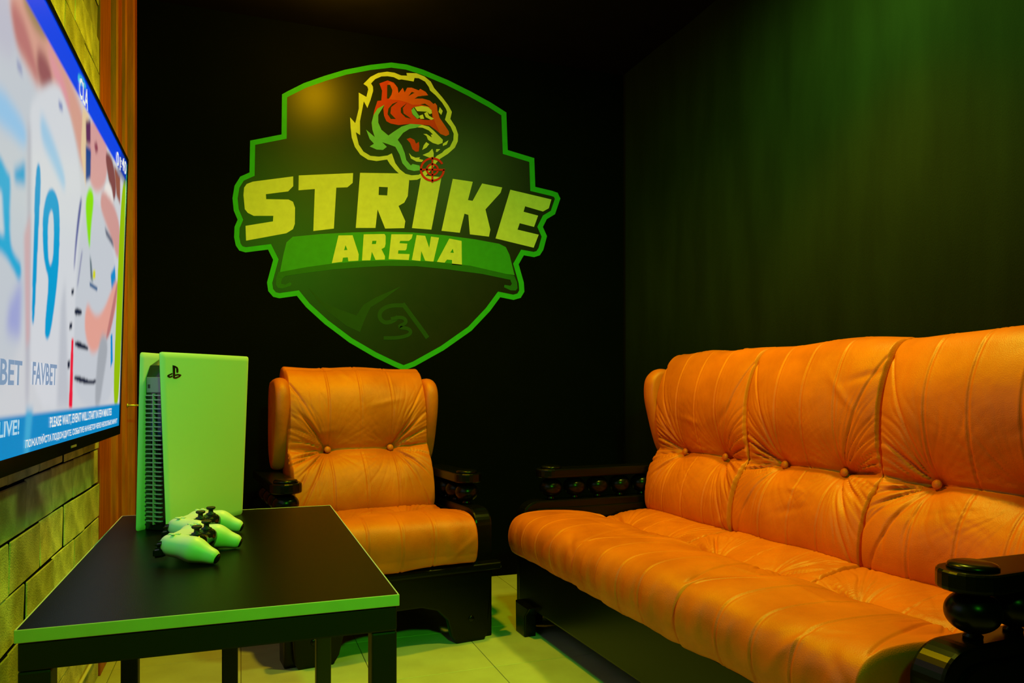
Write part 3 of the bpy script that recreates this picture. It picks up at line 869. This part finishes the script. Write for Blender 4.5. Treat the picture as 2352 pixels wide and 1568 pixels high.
def surface_net(f, lo, hi, res):
    """mesh the zero level of a sampled distance function"""
    ax = [np.arange(lo[i], hi[i] + res, res) for i in range(3)]
    X, Y, Z = np.meshgrid(*ax, indexing='ij')
    F = f(X, Y, Z)
    nx, ny, nz = F.shape
    neg = F < 0
    cnt = np.zeros((nx - 1, ny - 1, nz - 1), int)
    corners = [(i, j, k) for i in (0, 1) for j in (0, 1) for k in (0, 1)]
    for (i, j, k) in corners:
        cnt += neg[i:nx - 1 + i, j:ny - 1 + j, k:nz - 1 + k]
    act = (cnt > 0) & (cnt < 8)
    acc = np.zeros(act.shape + (3,)); num = np.zeros(act.shape)
    for a in corners:
        for d in range(3):
            if a[d] == 1: continue
            b = list(a); b[d] = 1
            Fa = F[a[0]:nx - 1 + a[0], a[1]:ny - 1 + a[1], a[2]:nz - 1 + a[2]]
            Fb = F[b[0]:nx - 1 + b[0], b[1]:ny - 1 + b[1], b[2]:nz - 1 + b[2]]
            cr = (Fa < 0) != (Fb < 0)
            t = np.where(cr, Fa / np.where(np.abs(Fa - Fb) < 1e-12, 1, Fa - Fb), 0)
            p = np.zeros(act.shape + (3,))
            for q_ in range(3): p[..., q_] = a[q_]
            p[..., d] = t
            acc += p * cr[..., None]; num += cr
    idx = -np.ones(act.shape, int)
    I = np.argwhere(act)
    idx[act] = np.arange(len(I))
    V = (I + acc[act] / num[act][:, None]) * res + np.array(lo)
    fs = []
    for d in range(3):
        e1, e2 = [(1, 2), (2, 0), (0, 1)][d]
        sl = [slice(0, s - 1) if q_ == d else slice(1, s - 1) for q_, s in enumerate(F.shape)]
        A = neg[tuple(sl)]
        sl2 = list(sl); sl2[d] = slice(1, F.shape[d])
        B = neg[tuple(sl2)]
        for c in np.argwhere(A != B):
            g = c.copy(); g[e1] += 1; g[e2] += 1
            def id_(o1, o2):
                h = g.copy(); h[e1] -= o1; h[e2] -= o2
                return idx[tuple(h)]
            qd = (id_(0, 0), id_(1, 0), id_(1, 1), id_(0, 1))
            fs.append(qd if A[tuple(c)] else qd[::-1])
    return V, fs

def capsule(X, Y, Z, a, b, ra, rb, sz=1.0):
    a, b = np.array(a), np.array(b)
    d = b - a
    t = np.clip(((X - a[0]) * d[0] + (Y - a[1]) * d[1] + (Z - a[2]) * d[2]) / d.dot(d), 0, 1)
    return np.sqrt((X - a[0] - t * d[0]) ** 2 + (Y - a[1] - t * d[1]) ** 2 + ((Z - a[2] - t * d[2]) / sz) ** 2) - (ra + (rb - ra) * t)

def rbox(X, Y, Z, c, h, r):
    qx, qy, qz = np.abs(X - c[0]) - h[0] + r, np.abs(Y - c[1]) - h[1] + r, np.abs(Z - c[2]) - h[2] + r
    return np.sqrt(np.maximum(qx, 0) ** 2 + np.maximum(qy, 0) ** 2 + np.maximum(qz, 0) ** 2) + np.minimum(np.maximum(qx, np.maximum(qy, qz)), 0) - r

def shell_f(X, Y, Z):
    A = np.abs(X)
    d = rbox(X, Y, Z, (0, 0.018, 0.040), (0.060, 0.026, 0.0115), 0.010)
    g1 = capsule(A, Y, Z, (0.052, 0.022, 0.036), (0.066, -0.020, 0.031), 0.0235, 0.0235, 0.92)
    g2 = capsule(A, Y, Z, (0.066, -0.020, 0.030), (0.072, -0.056, 0.0185), 0.0225, 0.0150, 1.0)
    return smin(smin(d, g1, 0.014), g2, 0.012)
V, F_ = surface_net(shell_f, (-0.1, -0.085, -0.005), (0.1, 0.065, 0.075), 0.0025)
shell_me = mesh('shell', V, F_)
bm = bmesh.new(); bm.from_mesh(shell_me)
for _ in range(3):
    bmesh.ops.smooth_vert(bm, verts=bm.verts, factor=0.5, use_axis_x=True, use_axis_y=True, use_axis_z=True)
bmesh.ops.recalc_face_normals(bm, faces=bm.faces)
bm.to_mesh(shell_me); bm.free()
shell_me.materials.append(M['white_plastic'])
shell_me.polygons.foreach_set('use_smooth', [True] * len(shell_me.polygons))

def face_f(X, Y, Z):
    A = np.abs(X)
    d = rbox(X, Y, Z, (0, -0.010, 0.036), (0.050, 0.020, 0.0135), 0.011)
    return smin(d, capsule(A, Y, Z, (0.028, -0.012, 0.036), (0.029, -0.012, 0.040), 0.019, 0.0175, 0.8), 0.010)
V, F_ = surface_net(face_f, (-0.065, -0.045, 0.01), (0.065, 0.03, 0.065), 0.0025)
face_me = mesh('dark_centre', V, F_)
bm = bmesh.new(); bm.from_mesh(face_me)
for _ in range(3):
    bmesh.ops.smooth_vert(bm, verts=bm.verts, factor=0.5, use_axis_x=True, use_axis_y=True, use_axis_z=True)
bmesh.ops.recalc_face_normals(bm, faces=bm.faces)
bm.to_mesh(face_me); bm.free()
face_me.materials.append(M['gloss_black'])
face_me.polygons.foreach_set('use_smooth', [True] * len(face_me.polygons))
stick_me = lathe_me('thumb_stick', [(0.011, 0.0), (0.010, 0.003), (0.0055, 0.005), (0.0050, 0.011), (0.0085, 0.0125), (0.0100, 0.0145), (0.0100, 0.0165), (0.0085, 0.0180), (0.0065, 0.0170), (0.0005, 0.0160)], 24)
stick_me.materials.append(M['matt_black'])
btn_me = lathe_me('button', [(0.0045, 0), (0.0045, 0.0015), (0.0038, 0.0023), (0.0005, 0.0026)], 16)
btn_me.materials.append(M['white_plastic'])
dpad_me = prism_me('direction_pad', [(-.0035, -.011), (.0035, -.011), (.0035, -.0035), (.011, -.0035), (.011, .0035), (.0035, .0035), (.0035, .011), (-.0035, .011), (-.0035, .0035), (-.011, .0035), (-.011, -.0035), (-.0035, -.0035)], lambda u, v, w_: (u, v, w_), 0, 0.002, .0006, 1)
dpad_me.materials.append(M['white_plastic'])
touch_me = prism_me('touchpad', [(-.029, .002), (-.026, -.001), (.026, -.001), (.029, .002), (.033, .034), (.030, .037), (-.030, .037), (-.033, .034)], lambda u, v, w_: (u, v, w_), 0.046, 0.0526, .001, 1)
touch_me.materials.append(M['white_plastic'])
trig_me = {}
for nm, zz, hh in (('bumper', 0.0425, 0.0055), ('trigger', 0.027, 0.0095)):
    bm = bmesh.new()
    bmesh.ops.create_cube(bm, size=1.0)
    for v in bm.verts:
        v.co = Vector((v.co.x * 0.036, v.co.y * (0.016 if nm == 'bumper' else 0.022), v.co.z * 2 * hh + zz - (0.003 if v.co.y > 0 else 0)))
    bmesh.ops.bevel(bm, geom=list(bm.edges), offset=0.004, segments=3, affect='EDGES')
    trig_me[nm] = bm_mesh(nm, bm)
    trig_me[nm].materials.append(M['gloss_black'])
cap_me = lathe_me('grip_cap', [(0.0005, 0.0035), (0.006, 0.003), (0.0095, 0.001), (0.0105, -0.002), (0.0105, -0.004)], 20)
cap_me.materials.append(M['gloss_black'])

def controller(loc, rz, label, tilt=(0, 0)):
    r = empty('game_controller', loc, rz)
    r.rotation_euler = (tilt[0], tilt[1], rz)
    r.scale = (0.93, 0.93, 0.93)
    tag(r, label, 'game controller', 'game controllers on the table')
    sh = link('shell', shell_me, r)
    link('dark_centre', face_me, r)
    link('touchpad', touch_me, sh)
    for sx in (-1, 1):
        s = link('thumb_stick', stick_me, r); s.location = (0.028 * sx, -0.013, 0.0515)
        for nm in ('bumper', 'trigger'):
            t = link(nm, trig_me[nm], r); t.location = (0.053 * sx, 0.043 if nm == 'bumper' else 0.044, 0)
        c = link('grip_cap', cap_me, sh); c.location = (0.0738 * sx, -0.0665, 0.0140)
        c.rotation_euler = Vector((0.15 * sx, -0.9, -0.38)).to_track_quat('Z', 'Y').to_euler()
    d = link('direction_pad', dpad_me, r); d.location = (-0.053, 0.020, 0.0575)
    for ax_, ay_ in ((0, .009), (0, -.009), (.009, 0), (-.009, 0)):
        b = link('button', btn_me, r); b.location = (0.053 + ax_, 0.020 + ay_, 0.0575)
    return r
controller((-0.080, 1.505, TZ - .0030), R(74), 'white game controller with black thumb sticks, the one nearer the table front')
controller((-0.080, 1.682, TZ - .0030), R(70), 'white game controller with black thumb sticks, the one beside the console')

# ------------------------------------------------------------------ television
tv = empty('television', (0, 0, 0))
tag(tv, 'large flat television on the brick wall showing a sports stream', 'television')
TVY0, TVY1 = 1.175, 2.632
TP0 = Vector((-0.360, TVY1, 0.790)); TP1 = Vector((-0.336, TVY1, 1.652))
up = (TP1 - TP0); TVH = up.length; up.normalize()
nrm = Vector((0, 1, 0)).cross(up).normalized()          # points into the room (+x)
if nrm.x < 0: nrm = -nrm
def tvp(s, t, d=0.0):
    """s metres from the near edge along y, t metres up from the bottom edge, d out of the face"""
    return Vector((TP0.x, TVY0 + s, TP0.z)) + up * t + nrm * d
TVW = TVY1 - TVY0
def tv_box(name, s0, s1, t0, t1, d0, d1, m, parent, bev=0.0):
    bm = bmesh.new()
    bmesh.ops.create_cube(bm, size=1.0)
    for v in bm.verts:
        v.co = tvp(s0 + (v.co.x + .5) * (s1 - s0), t0 + (v.co.y + .5) * (t1 - t0), d0 + (v.co.z + .5) * (d1 - d0))
    if bev: bmesh.ops.bevel(bm, geom=list(bm.edges), offset=bev, segments=2, affect='EDGES')
    return link(name, bm_mesh(name, bm), parent, m)
BZ, BZB = 0.011, 0.026
tv_box('housing', 0, TVW, 0, TVH, -0.030, -0.002, M['matt_black'], tv, 0.003)
tv_box('rear_housing', 0.3, TVW - 0.3, 0.06, TVH * 0.6, -0.058, -0.0305, M['matt_black'], tv, 0.004)
tv_box('bezel', 0, TVW, TVH - BZ, TVH, -0.0015, 0.003, M['gloss_black'], tv, 0.001)
tv_box('bezel', 0, TVW, 0, BZB, -0.0015, 0.003, M['gloss_black'], tv, 0.001)
tv_box('bezel', 0, BZ, BZB, TVH - BZ, -0.0015, 0.003, M['gloss_black'], tv, 0.001)
tv_box('bezel', TVW - BZ, TVW, BZB, TVH - BZ, -0.0015, 0.003, M['gloss_black'], tv, 0.001)

def tv_st(px, py):
    v = on_plane(px, py, TP0, nrm) - Vector((TP0.x, TVY0, TP0.z))
    return (v.y, v.dot(up))

# picture: a fine grid whose vertex colours are filled from outlines of the broadcast frame
GX, GZ = 560, 330
s_lo, s_hi, t_lo, t_hi = BZ, TVW - BZ, BZB, TVH - BZ
gs = np.linspace(s_lo, s_hi, GX + 1); gt = np.linspace(t_lo, t_hi, GZ + 1)
S_, T_ = np.meshgrid(gs, gt, indexing='ij')
IMG = np.empty((GX + 1, GZ + 1, 3)); IMG[:] = lin((206, 209, 214))
def blur(A, k):
    if k < 1: return A
    for ax_ in (0, 1):
        for _ in range(2):
            pad = np.concatenate([np.repeat(np.take(A, [0], ax_), k, ax_), A, np.repeat(np.take(A, [-1], ax_), k, ax_)], ax_)
            c = np.cumsum(pad, ax_)
            n = A.shape[ax_]
            hi_ = np.take(c, range(2 * k, 2 * k + n), ax_)
            lo_ = np.take(c, range(0, n), ax_) - np.take(pad, range(0, n), ax_)
            A = (hi_ - lo_) / (2 * k + 1)
    return A
def inside(poly):
    ins = np.zeros(S_.shape, bool)
    n = len(poly)
    for i in range(n):
        (x1, y1), (x2, y2) = poly[i], poly[(i + 1) % n]
        if y1 == y2: continue
        c = ((y1 > T_) != (y2 > T_)) & (S_ < (x2 - x1) * (T_ - y1) / (y2 - y1) + x1)
        ins ^= c
    return ins
def pic(pts, c, soft=2, alpha=1.0):
    global IMG
    m = inside([tv_st(*p) for p in (chaikin(pts, 2, True) if len(pts) > 4 else pts)]).astype(float)
    m = blur(m, soft) * alpha
    IMG = IMG * (1 - m[..., None]) + np.array(lin(c)) * m[..., None]
# near player's shirt, beyond the left edge of the photograph too
pic([(-400,-400),(20,0),(60,130),(95,205),(60,300),(62,940),(-400,1100)], (196, 202, 210), 6)
pic([(-400,-700),(10,-60),(25,10),(40,110),(20,140),(-10,100),(-400,-100)], (190, 190, 205), 6)
pic([(18,-30),(70,-30),(125,80),(190,250),(206,335),(192,410),(170,300),(140,200),(95,205),(70,170),(42,110),(28,30)], (214, 158, 142), 5)
pic([(45,-20),(68,-20),(115,70),(100,95),(70,50)], (156, 132, 92), 4)
pic([(22,0),(38,10),(60,60),(82,140),(92,205),(68,150),(40,110),(30,60)], (186, 116, 116), 4)
pic([(85,105),(108,130),(126,193),(98,208),(84,160)], (150, 86, 92), 4)
pic([(108,95),(122,130),(150,190),(165,270),(140,215),(118,160)], (222, 150, 160), 4)
pic([(60,250),(95,208),(118,190),(140,198),(165,285),(187,420),(183,500),(165,936),(62,940)], (212, 215, 221), 3)
pic([(62,280),(72,270),(70,600),(66,936),(58,936),(62,600)], (176, 178, 190), 4)
pic([(140,700),(150,640),(158,936),(130,936)], (190, 194, 203), 5)
pic([(200,285),(225,268),(250,345),(243,430),(215,445),(200,385)], (214, 158, 156), 3)
pic([(216,330),(222,326),(226,345),(220,352)], (140, 60, 84), 2)
pic([(190,243),(204,262),(197,430),(186,352)], (228, 200, 160), 2)
pic([(197,278),(208,275),(208,330),(198,330)], (96, 40, 90), 2)
pic([(197,332),(209,342),(208,408),(197,417)], (14, 62, 140), 2)
pic([(240,345),(258,358),(268,430),(262,470),(250,420)], (128, 66, 72), 2)
pic([(262,380),(276,405),(276,470),(268,450)], (150, 84, 70), 2)
pic([(243,415),(256,425),(262,470),(248,480),(236,465)], (232, 226, 222), 2)
pic([(213,448),(235,480),(255,545),(268,640),(268,937),(166,937),(172,700),(180,560),(195,470)], (198, 203, 211), 3)
pic([(196,455),(207,425),(217,452),(209,520),(206,585),(198,510)], (136, 222, 18), 2)
pic([(206,585),(210,600),(214,650),(208,640)], (90, 110, 120), 2)
pic([(183,460),(190,450),(176,560),(171,620),(169,620),(174,540)], (70, 74, 150), 2)
pic([(187,580),(190,575),(180,650),(176,665)], (110, 110, 160), 2)
pic([(235,430),(263,470),(277,525),(274,610),(255,545),(240,505),(229,470)], (208, 152, 148), 3)
pic([(240,520),(258,550),(262,570),(244,540)], (80, 84, 110), 2)
pic([(254,630),(264,610),(266,650),(257,670)], (20, 140, 205), 2)
pic([(214,620),(219,620),(219,640),(213,640)], (210, 212, 40), 1)
pic([(206,648),(224,660),(223,668),(206,656)], (60, 96, 140), 1)
pic([(200,690),(215,725),(235,722),(262,650),(270,640),(270,700),(245,775),(215,818),(200,792),(193,742)], (228, 162, 148), 3)
pic([(270,640),(272,650),(256,760),(240,790),(250,740)], (190, 120, 118), 2)
for pts in ([(171,710),(180,706),(189,714),(187,724),(171,723)], [(172,783),(186,786),(203,796),(203,805),(186,800),(172,795)], [(170,862),(190,866),(208,874),(222,870),(222,880),(205,884),(170,874)],
            [(164,665),(170,662),(169,676),(164,677)], [(160,742),(166,740),(165,756),(159,756)], [(155,830),(161,826),(160,845),(155,845)]):
    pic(pts, (22, 32, 58), 1)
pic([(225,800),(236,760),(250,790),(236,880),(228,936),(216,936)], (165, 170, 178), 4)
pic([(254,770),(258,765),(259,830),(254,845)], (20, 140, 205), 1)
pic([(164,778),(169,778),(166,936),(158,936)], (236, 26, 60), 1)
pic([(289,395),(288,480),(274,937),(259,937),(267,720),(275,520),(281,430)], (150, 192, 10), 1)
# shirt numbers and blurred names
pic([(82,372),(96,380),(87,560),(79,748),(72,742),(77,560)], (0, 152, 208), 1)
pic([(118,430),(130,445),(138,485),(136,600),(126,700),(113,782),(102,776),(105,720),(113,640),(103,612),(98,560),(98,490),(107,445)], (0, 156, 210), 1)
pic([(118,478),(124,500),(123,588),(116,614),(110,590),(110,502)], (208, 212, 219), 1)
pic([(-60,300),(0,355),(16,395),(26,400),(21,555),(36,590),(50,605),(47,655),(26,610),(4,575),(-60,560)], (40, 168, 214), 2)
pic([(-40,420),(4,440),(10,540),(-40,520)], (200, 208, 216), 2)
pic([(32,390),(58,372),(58,425),(34,418)], (30, 160, 210), 3)
pic([(20,700),(50,640),(46,775),(14,765)], (160, 166, 214), 5)
pic([(55,540),(70,490),(68,780),(60,800)], (206, 172, 176), 3)
pic([(-40,180),(0,205),(15,218),(62,290),(60,345),(30,310),(-40,250)], (150, 196, 232), 4)
pic([(92,262),(104,272),(150,398),(150,445),(122,380),(94,322)], (160, 200, 228), 4)
pic([(38,135),(50,150),(52,175),(40,160)], (150, 156, 190), 2); pic([(134,232),(143,240),(145,255),(136,248)], (90, 110, 180), 2)
# stream overlay: top and bottom bars
def st_poly(pts, c, soft=1):
    global IMG
    m = blur(inside(pts).astype(float), soft)
    IMG = IMG * (1 - m[..., None]) + np.array(lin(c)) * m[..., None]
tb = tv_st(286, 414)[1]
ta = tv_st(123, 111)[1]
tb = (tb + ta) / 2
st_poly([(0, tb), (TVW, tb), (TVW, TVH), (0, TVH)], (0, 66, 232), 1)
pic([(268,395),(291,430),(292,372),(280,345)], (0, 40, 120), 3, .6)
bb = (tv_st(0, 942)[1] + tv_st(268, 935)[1]) / 2
st_poly([(0, 0), (TVW, 0), (TVW, bb), (0, bb)], (2, 138, 200), 1)
pic([(60,940),(76,940),(66,1040),(54,1040)], (60, 170, 214), 3)
pic([(180,168),(192,180),(200,205),(192,200),(182,190),(178,180)], (60, 190, 220), 1)
pic([(183,176),(192,188),(195,198),(186,190)], (0, 90, 190), 1)
IMG = np.clip(IMG, 0, 1)

vs = [tvp(s, t, 0.0) for s in gs for t in gt]
fs = [(i * (GZ + 1) + j, (i + 1) * (GZ + 1) + j, (i + 1) * (GZ + 1) + j + 1, i * (GZ + 1) + j + 1) for i in range(GX) for j in range(GZ)]
sm = mesh('screen', vs, fs)
ca = sm.color_attributes.new('picture', 'FLOAT_COLOR', 'POINT')
ca.data.foreach_set('color', np.concatenate([IMG.reshape(-1, 3), np.ones(((GX + 1) * (GZ + 1), 1))], 1).ravel())
ms = bpy.data.materials.new('screen_picture'); ms.use_nodes = True
nt = ms.node_tree
b = nt.nodes['Principled BSDF']
b.inputs['Base Color'].default_value = (0.004, 0.004, 0.004, 1); b.inputs['Roughness'].default_value = 0.25; b.inputs['Specular IOR Level'].default_value = 0.1
at = nt.nodes.new('ShaderNodeAttribute'); at.attribute_name = 'picture'
nt.links.new(at.outputs['Color'], b.inputs['Emission Color'])
b.inputs['Emission Strength'].default_value = 0.95
screen = link('screen', sm, tv, ms)
me_txt = new_mat('screen_white', (0.01, 0.01, 0.01), 0.4, emit=(0.80, 0.84, 0.82), estr=0.95)
me_txt2 = new_mat('screen_pale_blue', (0.01, 0.01, 0.01), 0.4, emit=(0.45, 0.70, 0.85), estr=0.9)
me_txt3 = new_mat('screen_blue_print', (0.01, 0.01, 0.01), 0.4, emit=lin((128, 156, 190)), estr=0.9)

def text(name, body, parent, m, s0, s1, t0, t1, d=0.0012, shear=0.0):
    cu = bpy.data.curves.new(name, 'FONT')
    cu.body = body
    cu.resolution_u = 3
    cu.offset = 0.022
    o = bpy.data.objects.new(name, cu)
    COL.objects.link(o)
    dg = bpy.context.evaluated_depsgraph_get()
    me = bpy.data.meshes.new_from_object(o.evaluated_get(dg))
    bpy.data.objects.remove(o)
    n = len(me.vertices)
    co = np.empty(n * 3); me.vertices.foreach_get('co', co); co = co.reshape(-1, 3)
    lo_, hi_ = co.min(0), co.max(0)
    for v in me.vertices:
        a = (v.co.x - lo_[0]) / (hi_[0] - lo_[0]); b_ = (v.co.y - lo_[1]) / (hi_[1] - lo_[1])
        v.co = tvp(s0 + (s1 - s0) * a + shear * b_, t0 + (t1 - t0) * b_, d)
    me.materials.clear()
    return link(name, me, parent, m)

def px_text(body, p_l, p_r, h, m, bold=0):
    """words between two baseline pixels, h metres tall"""
    a, b_ = tv_st(*p_l), tv_st(*p_r)
    t = (a[1] + b_[1]) / 2
    o = text('caption', body, screen, m, a[0], b_[0], t, t + h)
    return o
px_text('PLEASE WAIT, EVENT WILL START IN FEW MINUTES', (113, 979), (255, 961), 0.025, me_txt)
px_text('ПОЖАЛУЙСТА ПОДОЖДИТЕ. СОБЫТИЕ НАЧНЕТСЯ ЧЕРЕЗ НЕСКОЛЬКО МИНУТ', (57, 1026), (268, 977), 0.021, me_txt)
px_text('LIVE!', (-6, 1007), (42, 997), 0.026, me_txt2)
px_text('FAVBET', (72, 884), (128, 884), 0.042, me_txt3)
px_text('FAVBET', (-70, 884), (48, 884), 0.042, me_txt3)
px_text('CLA', (180, 226), (201, 250), 0.046, me_txt)
px_text('01', (266, 380), (276, 388), 0.040, me_txt)
px_text('40', (279, 390), (289, 400), 0.040, me_txt)
for dz in (0.009, 0.026):
    a = tv_st(277.5, 391)
    tv_box('clock_dot', a[0] - .003, a[0] + .003, a[1] + dz, a[1] + dz + .004, 0.0006, 0.0012, me_txt, screen)
tv_box('maker_badge', tv_st(160, 1020)[0], tv_st(172, 1016)[0], 0.008, 0.013, 0.003, 0.0036, M['brass'], tv)

# ------------------------------------------------------------------ small things by the wall
# short pale peg on the boarding just right of the television's lower corner
peg = empty('wall_peg', (XL + 0.04, 3.155, 0.868))
tag(peg, 'small pale metal peg on the wooden boarding beside the television', 'peg')
pm = link('stem', lathe_me('stem', [(0.008, 0), (0.008, 0.003), (0.0035, 0.004), (0.0035, 0.05), (0.005, 0.051), (0.005, 0.056), (0.003, 0.0575)], 16), peg, M['brass'])
pm.rotation_euler = (0, R(90), 0)
pm.location = (-0.004, 0, 0)
# white cord hanging under the table against the bricks
c0 = on_plane(209, 1524, (XL + .022, 0, 0), (1, 0, 0)); c1 = on_plane(186, 1566, (XL + .022, 0, 0), (1, 0, 0))
d = (c1 - c0)
pts = [c0 - d * 0.9 + Vector((0, 0.01, 0.0)), c0 - d * 0.3, c0, c1, c1 + d * 0.6, c1 + d * 1.1 + Vector((0.01, -0.05, -0.01)), Vector((XL + .03, c1.y - 0.30, 0.05)), Vector((XL + .035, c1.y - 0.55, 0.006)), Vector((XL + .04, c1.y - 0.9, 0.006))]
pts = [Vector((max(p.x, XL + .018), p.y, max(p.z, 0.006))) for p in pts]
cord = link('power_cord', tube_me('power_cord', chaikin(pts, 3), 0.0045, 10), None, M['cord'])
tag(cord, 'thin white power cord running down the bricks beneath the table', 'cord')
